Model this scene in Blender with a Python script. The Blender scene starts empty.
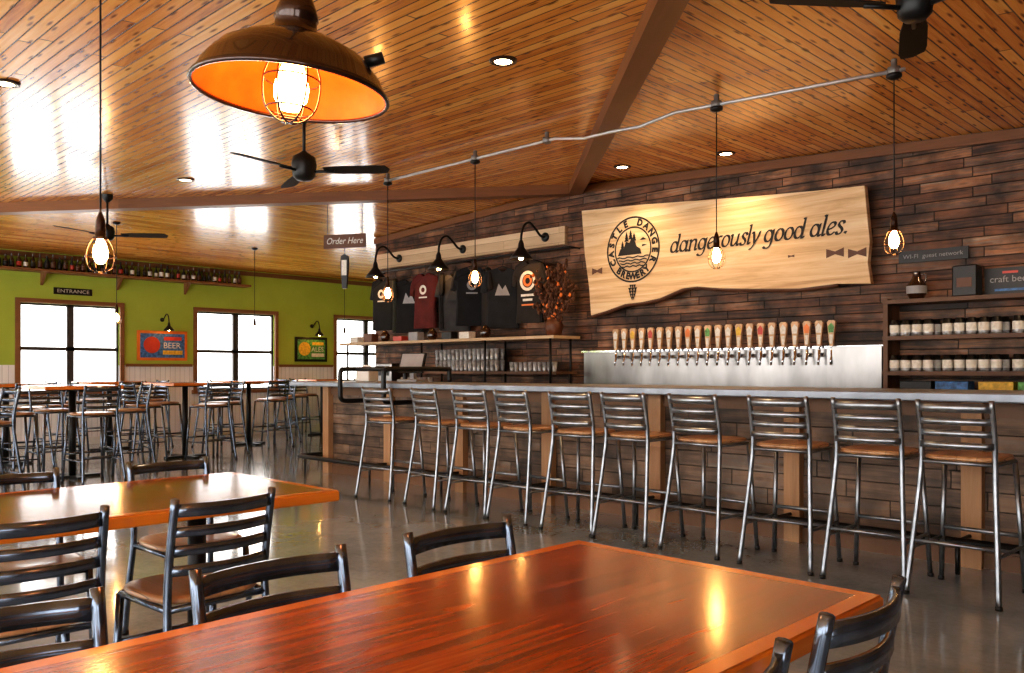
import bpy, math, random
from mathutils import Vector, Matrix
random.seed(7)
S = bpy.context.scene
S.view_settings.view_transform = 'Standard'
try: S.view_settings.look = 'Medium High Contrast'
except Exception as e: print('look', e)

# ------------------------------------------------------------------ materials
def newmat(name):
    m = bpy.data.materials.new(name); m.use_nodes = True
    nt = m.node_tree; b = nt.nodes['Principled BSDF']
    return m, nt, b
def N(nt, typ, **kw):
    n = nt.nodes.new(typ)
    for k, v in kw.items():
        setattr(n, k, v)
    return n
def mth(nt, op, a, b=None, c=None):
    n = nt.nodes.new('ShaderNodeMath'); n.operation = op
    for i, x in enumerate((a, b, c)):
        if x is None: continue
        if isinstance(x, (int, float)): n.inputs[i].default_value = x
        else: nt.links.new(x, n.inputs[i])
    return n.outputs[0]
def ramp(nt, fac, stops):
    r = nt.nodes.new('ShaderNodeValToRGB')
    el = r.color_ramp.elements
    while len(el) < len(stops): el.new(0.5)
    for e, (p, c) in zip(el, stops):
        e.position = p; e.color = (c[0], c[1], c[2], 1)
    nt.links.new(fac, r.inputs[0])
    return r.outputs[0]
def mixc(nt, fac, a, b, mode='MIX'):
    n = nt.nodes.new('ShaderNodeMix'); n.data_type = 'RGBA'; n.blend_type = mode
    for sock, x in ((n.inputs[0], fac), (n.inputs[6], a), (n.inputs[7], b)):
        if isinstance(x, (int, float)): sock.default_value = x
        elif isinstance(x, tuple): sock.default_value = (x[0], x[1], x[2], 1)
        else: nt.links.new(x, sock)
    return n.outputs[2]

def simple(name, col, rough=0.5, metal=0.0, var=0.12, scale=8.0, coat=0.0, bump=0.0, spec=0.5, stretch=None):
    m, nt, b = newmat(name)
    tc = N(nt, 'ShaderNodeTexCoord')
    no = N(nt, 'ShaderNodeTexNoise'); no.inputs['Scale'].default_value = scale
    no.inputs['Detail'].default_value = 4
    if stretch:
        mp = N(nt, 'ShaderNodeMapping'); mp.inputs['Scale'].default_value = stretch
        nt.links.new(tc.outputs['Object'], mp.inputs[0]); nt.links.new(mp.outputs[0], no.inputs['Vector'])
    else:
        nt.links.new(tc.outputs['Object'], no.inputs['Vector'])
    lo = tuple(c*(1-var) for c in col); hi = tuple(min(1, c*(1+var)) for c in col)
    c = ramp(nt, no.outputs[0], [(0.3, lo), (0.7, hi)])
    nt.links.new(c, b.inputs['Base Color'])
    b.inputs['Roughness'].default_value = rough
    b.inputs['Metallic'].default_value = metal
    b.inputs['Coat Weight'].default_value = coat
    b.inputs['Specular IOR Level'].default_value = spec
    if bump:
        bp = N(nt, 'ShaderNodeBump'); bp.inputs['Strength'].default_value = bump
        bp.inputs['Distance'].default_value = 0.01
        nt.links.new(no.outputs[0], bp.inputs['Height']); nt.links.new(bp.outputs[0], b.inputs['Normal'])
    return m

def emis(name, col, strength):
    m, nt, b = newmat(name)
    b.inputs['Base Color'].default_value = (*col, 1)
    b.inputs['Emission Color'].default_value = (*col, 1)
    b.inputs['Emission Strength'].default_value = strength
    return m

def planks(name, across, along, w, L, stops, rough=0.4, coat=0.0, groove=0.03, groove_dark=0.25,
           knots=0.0, grainmix=0.45, bump=0.4, gscale=1.0, spec=0.5, blotch=0.0):
    m, nt, b = newmat(name)
    tc = N(nt, 'ShaderNodeTexCoord')
    def dot(v):
        d = N(nt, 'ShaderNodeVectorMath', operation='DOT_PRODUCT')
        nt.links.new(tc.outputs['Object'], d.inputs[0]); d.inputs[1].default_value = v
        return d.outputs['Value']
    u = dot(across); v = dot(along)
    uw = mth(nt, 'DIVIDE', u, w)
    row = mth(nt, 'FLOOR', uw)
    fr = mth(nt, 'FRACT', mth(nt, 'ADD', uw, 1000.0))
    wn = N(nt, 'ShaderNodeTexWhiteNoise', noise_dimensions='1D'); nt.links.new(row, wn.inputs['W'])
    vo = mth(nt, 'ADD', mth(nt, 'DIVIDE', v, L), mth(nt, 'MULTIPLY', wn.outputs['Value'], 7.3))
    col = mth(nt, 'FLOOR', vo)
    frv = mth(nt, 'FRACT', mth(nt, 'ADD', vo, 1000.0))
    cb = N(nt, 'ShaderNodeCombineXYZ'); nt.links.new(row, cb.inputs[0]); nt.links.new(col, cb.inputs[1])
    wn2 = N(nt, 'ShaderNodeTexWhiteNoise', noise_dimensions='2D'); nt.links.new(cb.outputs[0], wn2.inputs['Vector'])
    rnd = wn2.outputs['Value']
    g = N(nt, 'ShaderNodeCombineXYZ')
    nt.links.new(mth(nt, 'MULTIPLY', u, 28.0*gscale), g.inputs[0])
    nt.links.new(mth(nt, 'MULTIPLY', v, 1.6*gscale), g.inputs[1])
    nt.links.new(mth(nt, 'MULTIPLY', rnd, 37.0), g.inputs[2])
    no = N(nt, 'ShaderNodeTexNoise'); no.inputs['Scale'].default_value = 1.0
    no.inputs['Detail'].default_value = 6; no.inputs['Roughness'].default_value = 0.65
    no.inputs['Distortion'].default_value = 0.6
    nt.links.new(g.outputs[0], no.inputs['Vector'])
    gr = mth(nt, 'MULTIPLY_ADD', no.outputs[0], 2.2, -0.6)
    f = mth(nt, 'ADD', mth(nt, 'MULTIPLY', rnd, 1-grainmix), mth(nt, 'MULTIPLY', gr, grainmix))
    c = ramp(nt, f, stops)
    if blotch > 0:
        nb = N(nt, 'ShaderNodeTexNoise'); nb.inputs['Scale'].default_value = 3.5; nb.inputs['Detail'].default_value = 5
        nt.links.new(tc.outputs['Object'], nb.inputs['Vector'])
        bl = ramp(nt, nb.outputs[0], [(0.35, (1-blotch,)*3), (0.62, (1+0.0, 1, 1))])
        c = mixc(nt, 1.0, c, bl, 'MULTIPLY')
    if knots > 0:
        k = N(nt, 'ShaderNodeCombineXYZ')
        nt.links.new(mth(nt, 'MULTIPLY', u, 1/w*1.0), k.inputs[0])
        nt.links.new(mth(nt, 'MULTIPLY', v, 2.6), k.inputs[1])
        vor = N(nt, 'ShaderNodeTexVoronoi'); vor.inputs['Scale'].default_value = 1.0
        vor.voronoi_dimensions = '2D'
        nt.links.new(k.outputs[0], vor.inputs['Vector'])
        kk = ramp(nt, vor.outputs['Distance'], [(0.05, (1, 1, 1)), (0.16, (0, 0, 0))])
        c = mixc(nt, mth(nt, 'MULTIPLY', kk, knots), c, (stops[0][1][0]*0.35, stops[0][1][1]*0.3, stops[0][1][2]*0.3))
    edge = mth(nt, 'MINIMUM', fr, mth(nt, 'SUBTRACT', 1.0, fr))
    edge = mth(nt, 'MINIMUM', edge, mth(nt, 'MULTIPLY', mth(nt, 'MINIMUM', frv, mth(nt, 'SUBTRACT', 1.0, frv)), L/w))
    msk = N(nt, 'ShaderNodeMapRange'); nt.links.new(edge, msk.inputs[0])
    msk.inputs[1].default_value = groove*0.4; msk.inputs[2].default_value = groove
    msk.inputs[3].default_value = 1.0; msk.inputs[4].default_value = 0.0
    c2 = mixc(nt, 1.0, c, (groove_dark,)*3, 'MULTIPLY')
    c = mixc(nt, msk.outputs[0], c, c2)
    nt.links.new(c, b.inputs['Base Color'])
    h = mth(nt, 'ADD', mth(nt, 'MULTIPLY', mth(nt, 'SUBTRACT', 1.0, msk.outputs[0]), 1.0), mth(nt, 'ADD', mth(nt, 'MULTIPLY', gr, 0.12), mth(nt, 'MULTIPLY', rnd, 0.3)))
    bp = N(nt, 'ShaderNodeBump'); bp.inputs['Strength'].default_value = bump; bp.inputs['Distance'].default_value = 0.006
    nt.links.new(h, bp.inputs['Height']); nt.links.new(bp.outputs[0], b.inputs['Normal'])
    b.inputs['Roughness'].default_value = rough
    b.inputs['Coat Weight'].default_value = coat
    b.inputs['Coat Roughness'].default_value = 0.12
    b.inputs['Specular IOR Level'].default_value = spec
    return m

pine = [(0.05, (0.40, 0.11, 0.016)), (0.35, (0.74, 0.28, 0.043)), (0.65, (0.90, 0.41, 0.08)), (0.95, (0.98, 0.55, 0.155))]
M_ceilX = planks('pine_ceiling_x', (0, 1, 0), (1, 0, 0), 0.085, 2.8, pine, 0.24, 0.35, 0.08, 0.14, 0.85, 0.45, 0.35)
M_ceilY = planks('pine_ceiling_y', (1, 0, 0), (0, 1, 0), 0.085, 2.8, pine, 0.24, 0.35, 0.08, 0.14, 0.85, 0.45, 0.35)
M_beam = planks('beam_wood', (0, 0, 1), (1, 1, 0), 0.5, 9, [(0, (0.10, 0.034, 0.01)), (1, (0.28, 0.105, 0.028))], 0.45, groove=0.001)
rust = [(0.05, (0.022, 0.012, 0.009)), (0.28, (0.085, 0.037, 0.02)), (0.45, (0.22, 0.085, 0.035)), (0.58, (0.15, 0.095, 0.067)), (0.72, (0.38, 0.16, 0.065)), (0.86, (0.28, 0.20, 0.15)), (1.0, (0.52, 0.36, 0.23))]
M_rust = planks('reclaimed_wall_wood', (0, 0, 1), (1, 0, 0), 0.09, 0.6, rust, 0.6, 0, 0.06, 0.1, 0.4, 0.55, 1.0, blotch=0.8)
barst = [(0.05, (0.05, 0.03, 0.02)), (0.35, (0.14, 0.085, 0.055)), (0.6, (0.27, 0.16, 0.095)), (0.8, (0.24, 0.18, 0.14)), (1.0, (0.46, 0.35, 0.26))]
M_barfront = planks('bar_front_wood', (0, 0, 1), (1, 0, 0), 0.12, 0.9, barst, 0.55, 0, 0.04, 0.15, 0.4, 0.6, 0.9, blotch=0.7)
M_post = planks('post_wood', (1, 1, 0), (0, 0, 1), 0.5, 3, [(0, (0.26, 0.12, 0.05)), (1, (0.52, 0.30, 0.15))], 0.55, groove=0.001)
tabst = [(0.05, (0.045, 0.006, 0.002)), (0.35, (0.18, 0.026, 0.004)), (0.65, (0.40, 0.072, 0.008)), (1.0, (0.64, 0.17, 0.02))]
M_table = planks('varnished_table_wood', (1, 0, 0), (0, 1, 0), 0.13, 5.0, tabst, 0.18, 0.5, 0.012, 0.5, 0.3, 0.6, 0.1)
M_tedge = planks('table_edge_wood', (0, 0, 1), (1, 1, 0), 0.5, 9, [(0, (0.50, 0.11, 0.010)), (1, (0.80, 0.25, 0.03))], 0.25, 0.4, groove=0.001, bump=0.1)
M_seat = planks('seat_wood', (1, 0, 0), (0, 1, 0), 0.1, 3, [(0.1, (0.26, 0.115, 0.05)), (0.9, (0.55, 0.30, 0.14))], 0.35, 0.3, groove=0.01, bump=0.1)
M_slab = planks('live_edge_slab_wood', (0, 0, 1), (1, 0, 0), 3.0, 12, [(0.0, (0.42, 0.23, 0.10)), (0.45, (0.70, 0.48, 0.26)), (1.0, (0.87, 0.71, 0.48))], 0.5, groove=0.0005, grainmix=0.9, gscale=0.45, bump=0.1)
M_lightwood = planks('light_board_wood', (0, 0, 1), (1, 0, 0), 0.12, 4, [(0.0, (0.45, 0.30, 0.17)), (1.0, (0.78, 0.60, 0.40))], 0.6, groove=0.02, bump=0.2)
M_shelf = planks('shelf_wood', (0, 1, 0), (1, 0, 0), 0.3, 4, [(0.0, (0.08, 0.035, 0.015)), (1.0, (0.24, 0.12, 0.06))], 0.55, groove=0.005, bump=0.2)
M_trim = planks('trim_wood', (0, 0, 1), (0, 1, 0), 0.5, 9, [(0, (0.15, 0.06, 0.024)), (1, (0.30, 0.14, 0.055))], 0.5, groove=0.001)
M_green = simple('green_paint', (0.40, 0.51, 0.07), 0.7, var=0.05, scale=3)
M_wains = planks('white_wainscot', (0, 1, 0), (0, 0, 1), 0.09, 9, [(0, (0.80, 0.80, 0.82)), (1, (0.90, 0.90, 0.90))], 0.55, groove=0.05, groove_dark=0.6, bump=0.3)
M_white = simple('white_paint', (0.75, 0.75, 0.73), 0.5, var=0.04)
M_black = simple('black_metal', (0.012, 0.012, 0.013), 0.4, 0.3)
M_blade = simple('fan_blade_wood', (0.02, 0.015, 0.012), 0.7, spec=0.2)
M_gun = simple('gunmetal_steel', (0.25, 0.265, 0.29), 0.3, 0.85, var=0.3, scale=14)
M_gundark = simple('dark_gunmetal', (0.13, 0.155, 0.20), 0.2, 0.85, var=0.3, scale=14)
M_zinc = simple('zinc_counter', (0.27, 0.30, 0.35), 0.4, 0.5, var=0.25, scale=5)
M_steel = simple('brushed_stainless_steel', (0.24, 0.23, 0.225), 0.28, 1.0, var=0.45, scale=2.2, bump=1.0, stretch=(1, 1, 0.35))
M_chrome = simple('chrome', (0.7, 0.7, 0.72), 0.12, 1.0, var=0.03)
M_galv = simple('galvanized_conduit', (0.55, 0.55, 0.55), 0.4, 0.7)
M_box = simple('junction_box_steel', (0.25, 0.24, 0.23), 0.5, 0.6)
M_bronze = simple('bronze_enamel', (0.04, 0.016, 0.009), 0.22, 0.6, coat=0.5)
M_copper = simple('copper_inner', (0.70, 0.13, 0.012), 0.4, 0.3, var=0.15, scale=20)
M_bulb = emis('edison_bulb', (1.0, 0.48, 0.14), 130)
M_bulbbig = emis('warm_bulb', (1.0, 0.50, 0.15), 90)
M_led = emis('downlight_lens', (1.0, 0.72, 0.42), 20)
M_ink = simple('black_ink', (0.01, 0.008, 0.007), 0.6)
M_brown = simple('walnut_inlay', (0.12, 0.045, 0.02), 0.5)
M_brownglass = simple('brown_bottle_glass', (0.035, 0.014, 0.006), 0.12, coat=0.6)
M_label = simple('paper_label', (0.7, 0.68, 0.62), 0.6, var=0.15, scale=40)
M_glass = simple('pint_glass', (0.34, 0.35, 0.36), 0.1, 0.1, var=0.5, scale=18, coat=0.5)
M_handle = simple('tap_handle_wood', (0.62, 0.40, 0.22), 0.4, var=0.25, scale=30)
M_red = simple('red_enamel', (0.5, 0.05, 0.03), 0.4)
M_blue = simple('blue_print', (0.05, 0.16, 0.4), 0.5, var=0.6, scale=25)
M_yellow = simple('yellow_print', (0.7, 0.45, 0.05), 0.5, var=0.3, scale=25)
M_orange = simple('orange_frame', (0.75, 0.20, 0.03), 0.4)
M_greenp = simple('green_print', (0.1, 0.3, 0.08), 0.5, var=0.7, scale=25)
M_leaf = simple('dried_hops', (0.10, 0.04, 0.018), 0.8, var=0.5, scale=20)
M_grey = simple('grey_plastic', (0.3, 0.3, 0.31), 0.5)
shirt_cols = [(0.008,0.009,0.01),(0.03,0.035,0.026),(0.008,0.008,0.009),(0.10,0.012,0.01),(0.01,0.01,0.012),(0.04,0.04,0.042),(0.008,0.009,0.012),(0.012,0.01,0.01),(0.014,0.016,0.02),(0.02,0.016,0.014)]
M_sh = [simple('cotton_%d' % i, c, 0.9, var=0.3, scale=6, bump=0.5) for i, c in enumerate(shirt_cols)]

def concrete():
    m, nt, b = newmat('polished_concrete')
    tc = N(nt, 'ShaderNodeTexCoord')
    n1 = N(nt, 'ShaderNodeTexNoise'); n1.inputs['Scale'].default_value = 1.1; n1.inputs['Detail'].default_value = 8; n1.inputs['Roughness'].default_value = 0.65
    n2 = N(nt, 'ShaderNodeTexNoise'); n2.inputs['Scale'].default_value = 30; n2.inputs['Detail'].default_value = 3
    nt.links.new(tc.outputs['Object'], n1.inputs[0]); nt.links.new(tc.outputs['Object'], n2.inputs[0])
    f = mth(nt, 'ADD', mth(nt, 'MULTIPLY', n1.outputs[0], 0.8), mth(nt, 'MULTIPLY', n2.outputs[0], 0.2))
    c = ramp(nt, f, [(0.3, (0.18, 0.235, 0.29)), (0.5, (0.31, 0.37, 0.43)), (0.7, (0.44, 0.50, 0.56))])
    nt.links.new(c, b.inputs['Base Color'])
    nt.links.new(mth(nt, 'MULTIPLY_ADD', n1.outputs[0], 0.2, 0.05), b.inputs['Roughness'])
    b.inputs['Coat Weight'].default_value = 0.7; b.inputs['Coat Roughness'].default_value = 0.07
    return m
M_conc = concrete()

# ------------------------------------------------------------------ mesh builder
class MB:
    def __init__(s): s.v = []; s.f = []; s.fm = []; s.sm = []; s.mats = []
    def mi(s, m):
        if m not in s.mats: s.mats.append(m)
        return s.mats.index(m)
    def add(s, vs, fs, mat, smooth=False):
        o = len(s.v); s.v += [tuple(p) for p in vs]; i = s.mi(mat)
        for f in fs:
            s.f.append([k+o for k in f]); s.fm.append(i); s.sm.append(smooth)
    def box(s, x0, x1, y0, y1, z0, z1, mat, rot=None, c=None):
        vs = [Vector((x, y, z)) for z in (z0, z1) for y in (y0, y1) for x in (x0, x1)]
        if rot is not None:
            c = Vector(c) if c else Vector(((x0+x1)/2, (y0+y1)/2, (z0+z1)/2))
            vs = [c + rot @ (p-c) for p in vs]
        s.add(vs, [(0, 2, 3, 1), (4, 5, 7, 6), (0, 1, 5, 4), (2, 6, 7, 3), (0, 4, 6, 2), (1, 3, 7, 5)], mat)
    def bbox(s, x0, x1, y0, y1, z0, z1, mat, b=0.006):
        def ring(i, z): return [(x0+i, y0, z), (x1-i, y0, z), (x1, y0+i, z), (x1, y1-i, z), (x1-i, y1, z), (x0+i, y1, z), (x0, y1-i, z), (x0, y0+i, z)]
        def ring2(z):
            return [(x0+2*b, y0+b, z), (x1-2*b, y0+b, z), (x1-b, y0+2*b, z), (x1-b, y1-2*b, z), (x1-2*b, y1-b, z), (x0+2*b, y1-b, z), (x0+b, y1-2*b, z), (x0+b, y0+2*b, z)]
        rs = [ring2(z0), ring(b, z0+b), ring(b, z1-b), ring2(z1)]
        vs = sum(rs, []); fs = []
        for k in range(3):
            for j in range(8):
                a = k*8+j; c = k*8+(j+1) % 8
                fs.append((a, c, c+8, a+8))
        fs.append(tuple(range(7, -1, -1))); fs.append(tuple(range(24, 32)))
        s.add(vs, fs, mat)
    def tube(s, pts, r, mat, seg=8, closed=False, smooth=True, caps=True):
        pts = [Vector(p) for p in pts]; n = len(pts)
        rr = r if isinstance(r, (list, tuple)) else [r]*n
        T = []
        for i in range(n):
            if closed: t = pts[(i+1) % n]-pts[i-1]
            else: t = pts[min(i+1, n-1)]-pts[max(i-1, 0)]
            T.append(t.normalized())
        ref = Vector((0, 0, 1)) if abs(T[0].z) < 0.9 else Vector((0, 1, 0))
        nrm = (ref - T[0]*ref.dot(T[0])).normalized()
        vs = []
        for i in range(n):
            nrm = (nrm - T[i]*nrm.dot(T[i])).normalized()
            bi = T[i].cross(nrm)
            for j in range(seg):
                a = 2*math.pi*(j+0.5)/seg
                vs.append(pts[i] + (nrm*math.cos(a) + bi*math.sin(a))*rr[i])
        fs = []
        for i in range(n if closed else n-1):
            for j in range(seg):
                a = i*seg+j; b = i*seg+(j+1) % seg; i2 = (i+1) % n
                fs.append((a, b, i2*seg+(j+1) % seg, i2*seg+j))
        if not closed and caps:
            fs.append(tuple(range(seg-1, -1, -1))); fs.append(tuple(range((n-1)*seg, n*seg)))
        s.add(vs, fs, mat, smooth)
    def lathe(s, prof, c, mat, seg=20, rot=None, smooth=True):
        c = Vector(c); vs = []
        for (r, z) in prof:
            for j in range(seg):
                a = 2*math.pi*j/seg
                p = Vector((max(r, 0.0005)*math.cos(a), max(r, 0.0005)*math.sin(a), z))
                if rot is not None: p = rot @ p
                vs.append(c+p)
        fs = []
        for i in range(len(prof)-1):
            for j in range(seg):
                fs.append((i*seg+j, i*seg+(j+1) % seg, (i+1)*seg+(j+1) % seg, (i+1)*seg+j))
        s.add(vs, fs, mat, smooth)
    def sweep(s, pts, up, h, t, mat, smooth=False):
        pts = [Vector(p) for p in pts]; up = Vector(up); vs = []; n = len(pts)
        for i in range(n):
            T = (pts[min(i+1, n-1)]-pts[max(i-1, 0)]).normalized()
            sd = T.cross(up).normalized()
            for a, b in ((-1, -1), (1, -1), (1, 1), (-1, 1)):
                vs.append(pts[i]+sd*t/2*a+up*h/2*b)
        fs = []
        for i in range(n-1):
            for j in range(4):
                a = i*4+j; b = i*4+(j+1) % 4
                fs.append((a, b, b+4, a+4))
        fs.append((3, 2, 1, 0)); fs.append(tuple(range((n-1)*4, n*4)))
        s.add(vs, fs, mat, smooth)
    def prism(s, poly, O, U, V, W, mat):
        O, U, V, W = map(Vector, (O, U, V, W)); n = len(poly)
        vs = [O+U*a+V*b for a, b in poly] + [O+U*a+V*b+W for a, b in poly]
        fs = [tuple(range(n)), tuple(range(2*n-1, n-1, -1))]
        for i in range(n): fs.append((i, i+n, (i+1) % n+n, (i+1) % n))
        s.add(vs, fs, mat)
    def text(s, body, size, O, U, V, mat, shear=0.0, off=0.0, align='CENTER', width=None, lift=0.004):
        cu = bpy.data.curves.new('t', 'FONT'); cu.body = body; cu.size = size; cu.shear = shear
        cu.offset = off; cu.align_x = align; cu.align_y = 'CENTER'; cu.resolution_u = 3
        ob = bpy.data.objects.new('t', cu); S.collection.objects.link(ob)
        bpy.context.view_layer.update()
        me = bpy.data.meshes.new_from_object(ob.evaluated_get(bpy.context.evaluated_depsgraph_get()))
        O, U, V = Vector(O), Vector(U), Vector(V); W = U.cross(V)
        sx = 1.0
        if width and len(me.vertices):
            xs = [v.co.x for v in me.vertices]; sx = width/(max(xs)-min(xs))
        vs = [O+U*v.co.x*sx+V*v.co.y+W*lift for v in me.vertices]
        s.add(vs, [tuple(p.vertices) for p in me.polygons], mat)
        bpy.data.objects.remove(ob); bpy.data.curves.remove(cu); bpy.data.meshes.remove(me)
    def mesh(s, name):
        me = bpy.data.meshes.new(name); me.from_pydata(s.v, [], s.f)
        for m in s.mats: me.materials.append(m)
        for p, i, sm in zip(me.polygons, s.fm, s.sm): p.material_index = i; p.use_smooth = sm
        me.update(); return me
    def obj(s, name, loc=(0, 0, 0), rz=0.0):
        return place(s.mesh(name), name, loc, rz)
def place(me, name, loc=(0, 0, 0), rz=0.0):
    o = bpy.data.objects.new(name, me); S.collection.objects.link(o)
    o.location = loc; o.rotation_euler = (0, 0, rz); return o
def smooth_path(pts, k=5):
    pts = [Vector(p) for p in pts]; out = []
    P = [pts[0]]+pts+[pts[-1]]
    for i in range(1, len(P)-2):
        for j in range(k):
            t = j/k; a, b, c, d = P[i-1], P[i], P[i+1], P[i+2]
            out.append(0.5*((2*b)+(c-a)*t+(2*a-5*b+4*c-d)*t*t+(3*b-a-3*c+d)*t**3))
    out.append(pts[-1]); return out

# ------------------------------------------------------------------ room constants
XL, XR, YB, YF, YN = -15.2, 2.6, 8.3, 13.0, -3.2
QX, QY, QZ, SL = -6.95, 8.3, 3.58, 0.05
def ceil_z(x, y):
    dx = abs(x-QX); dy = max(0, QY-y)
    return QZ-SL*max(dx, dy)

b = MB(); b.box(XL-0.2, XR+0.2, YN-0.2, YF+0.2, -0.1, 0, M_conc); b.obj('floor')
b = MB()
def face3(pts, mat): 
    vs = [Vector((x, y, ceil_z(x, y))) for x, y in pts]
    n = len(vs); vs2 = [v+Vector((0, 0, 0.12)) for v in vs]
    b.add(vs+vs2, [tuple(range(n)), tuple(range(2*n-1, n-1, -1))]+[(i, (i+1) % n, (i+1) % n+n, i+n) for i in range(n)], mat)
sL = QX-XL; sR = XR-QX
face3([(XL, QY-sL), (QX, QY), (QX, YF), (XL, YF)], M_ceilY)
face3([(XL, QY-sL), (XL, YN), (XR, YN), (XR, QY-sR), (QX, QY)], M_ceilX)
face3([(QX, QY), (XR, QY-sR), (XR, YF), (QX, YF)], M_ceilY)
b.obj('ceiling')
def beam(x1, y1, name):
    b = MB()
    p0 = Vector((QX, QY-0.03, QZ-0.055)); p1 = Vector((x1, y1, ceil_z(x1, y1)-0.055))
    b.sweep([p0, p1], (0, 0, 1), 0.14, 0.17, M_beam); return b.obj(name)
beam(XL+0.05, QY-sL, 'ceiling_beam'); beam(XR-0.05, QY-sR, 'ceiling_beam')

def wall_with_windows(name, axis, c0, c1, a0, a1, ztop, wins, zlo, zhi, mat, wains=None, wz=1.3):
    b = MB()
    def bx(p0, p1, z0, z1):
        if p1-p0 < 1e-4 or z1-z0 < 1e-4: return
        segs = [(z0, z1, mat)]
        if wains:
            segs = []
            if z0 < wz: segs.append((z0, min(z1, wz), wains))
            if z1 > wz: segs.append((max(z0, wz), z1, mat))
        for q0, q1, m in segs:
            if axis == 'X': b.box(c0, c1, p0, p1, q0, q1, m)
            else: b.box(p0, p1, c0, c1, q0, q1, m)
    cur = a0
    for w0, w1 in wins:
        bx(cur, w0, 0, ztop); bx(w0, w1, 0, zlo); bx(w0, w1, zhi, ztop); cur = w1
    bx(cur, a1, 0, ztop)
    return b.obj(name)
wn_ = 0
def window_x(x, sgn, w0, w1, z0, z1):
    global wn_; wn_ += 1
    b = MB(); t = 0.07
    def bx(d0, d1, a0, a1, q0, q1, m): b.box(min(x+sgn*d0, x+sgn*d1), max(x+sgn*d0, x+sgn*d1), a0, a1, q0, q1, m)
    bx(-0.02, 0.03, w0-t, w0, z0-t, z1+t, M_trim); bx(-0.02, 0.03, w1, w1+t, z0-t, z1+t, M_trim)
    bx(-0.02, 0.035, w0-t, w1+t, z1, z1+t, M_trim); bx(-0.02, 0.06, w0-t-0.03, w1+t+0.03, z0-t, z0, M_trim)
    m = (w0+w1)/2; s0 = 0.035
    for a0, a1 in ((w0, w0+s0), (w1-s0, w1), (m-0.055, m+0.055)): bx(-0.11, -0.05, a0, a1, z0, z1, M_sash)
    for q0, q1 in ((z0, z0+s0), (z1-s0, z1), (1.57, 1.63)): bx(-0.11, -0.05, w0, w1, q0, q1, M_sash)
    b.obj('window_%d' % wn_)
M_sash = simple('dark_window_sash', (0.05, 0.045, 0.045), 0.5)
Lw = [(-1.5, 0.0), (1.5, 3.1), (4.30, 5.86), (7.25, 8.85), (10.3, 11.9)]
wall_with_windows('wall_left', 'X', XL-0.15, XL, YN, YF, 3.20, Lw, 0.88, 2.34, M_green, M_wains, 1.33)
for w0, w1 in Lw: window_x(XL, 1, w0, w1, 0.88, 2.34)
Rw_added = [(-2.4, -0.4)]  # unseen window, added to bring light to the right side
wall_with_windows('wall_right', 'X', XR, XR+0.15, YN, YF, 3.2, Rw_added, 0.6, 2.5, M_rust)
for w0, w1 in Rw_added: window_x(XR, -1, w0, w1, 0.6, 2.5)
nF = 8; pw = (XR-XL)/nF
Fw_added = [(XL+k*pw+0.1, XL+(k+1)*pw-0.1) for k in range(nF)]  # unseen glazing, opened nearly full height to put more light on the ceiling
wall_with_windows('wall_front', 'Y', YN-0.15, YN, XL, XR, 3.12, Fw_added, 0.15, 2.85, M_green)
for i, (w0, w1) in enumerate(Fw_added):
    wn_ += 1
    b = MB(); y = YN; z0, z1 = 0.15, 2.85; t = 0.07
    b.box(w0-t, w0, y-0.02, y+0.03, z0-t, z1+t, M_trim); b.box(w1, w1+t, y-0.02, y+0.03, z0-t, z1+t, M_trim)
    b.box(w0-t, w1+t, y-0.02, y+0.035, z1, z1+t, M_trim); b.box(w0-t, w1+t, y-0.02, y+0.06, z0-t, z0, M_trim)
    m = (w0+w1)/2; b.box(m-0.03, m+0.03, y-0.11, y-0.05, z0, z1, M_sash)
    b.box(w0, w1, y-0.11, y-0.05, 2.1, 2.14, M_sash)
    b.obj('window_%d' % wn_)  # frame of the added front glazing, out of view
b = MB(); b.box(XL, XR, YF, YF+0.15, 0, 3.7, M_green); b.obj('wall_rear')
b = MB(); x0 = -11.15
poly = [(x0, 0), (XR, 0), (XR, ceil_z(XR, YB)+0.02), (QX, QZ+0.02), (x0, ceil_z(x0, YB)+0.02)]
b.prism(poly, (0, YB, 0), (1, 0, 0), (0, 0, 1), (0, 0.16, 0), M_rust); b.obj('wall_bar')
b = MB()
b.sweep([(x0, YB-0.02, ceil_z(x0, YB)-0.06), (QX, YB-0.02, QZ-0.06), (XR, YB-0.02, ceil_z(XR, YB)-0.06)], (0, 0, 1), 0.09, 0.035, M_beam); b.obj('trim_1')
b = MB(); b.box(XL, XL+0.03, YN, YF, 3.07, 3.15, M_trim); b.obj('trim_2')
b = MB(); b.box(XL, XL+0.035, 5.96, 7.15, 1.31, 1.36, M_trim); b.box(XL, XL+0.035, 8.95, 10.2, 1.31, 1.36, M_trim); b.obj('trim_3')
b = MB(); b.box(XL, XL+0.02, YN, YF, 0, 0.12, M_white); b.obj('baseboard_left')

# ------------------------------------------------------------------ bar
b = MB()
BX0, BX1 = -8.95, 1.8
b.box(BX0, BX1, 5.95, 6.05, 0.0, 1.055, M_barfront)
b.box(BX0, BX0+0.08, 6.05, 6.6, 0.0, 1.055, M_barfront)
b.box(BX0-0.02, BX1, 5.93, 5.95, 0.0, 0.1, M_shelf)
b.box(BX0-0.02, BX1, 5.92, 5.95, 0.95, 1.055, M_shelf)
for k, x in enumerate([-8.97, -7.75, -6.55, -5.35, -4.15, -2.95, -1.75, -0.55, 0.65]):
    b.box(x, x+0.12, 5.88, 5.95, 0.0, 1.055, M_post)
b.bbox(-9.28, BX1, 5.6, 6.55, 1.055, 1.112, M_zinc, 0.008)
b.tube(smooth_path([(-9.2, 6.3, 0.2), (-9.2, 5.75, 0.2), (-9.1, 5.66, 0.2), (-8.9, 5.65, 0.2)], 5)+[(BX1, 5.65, 0.2)], 0.026, M_black, 10)
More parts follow.
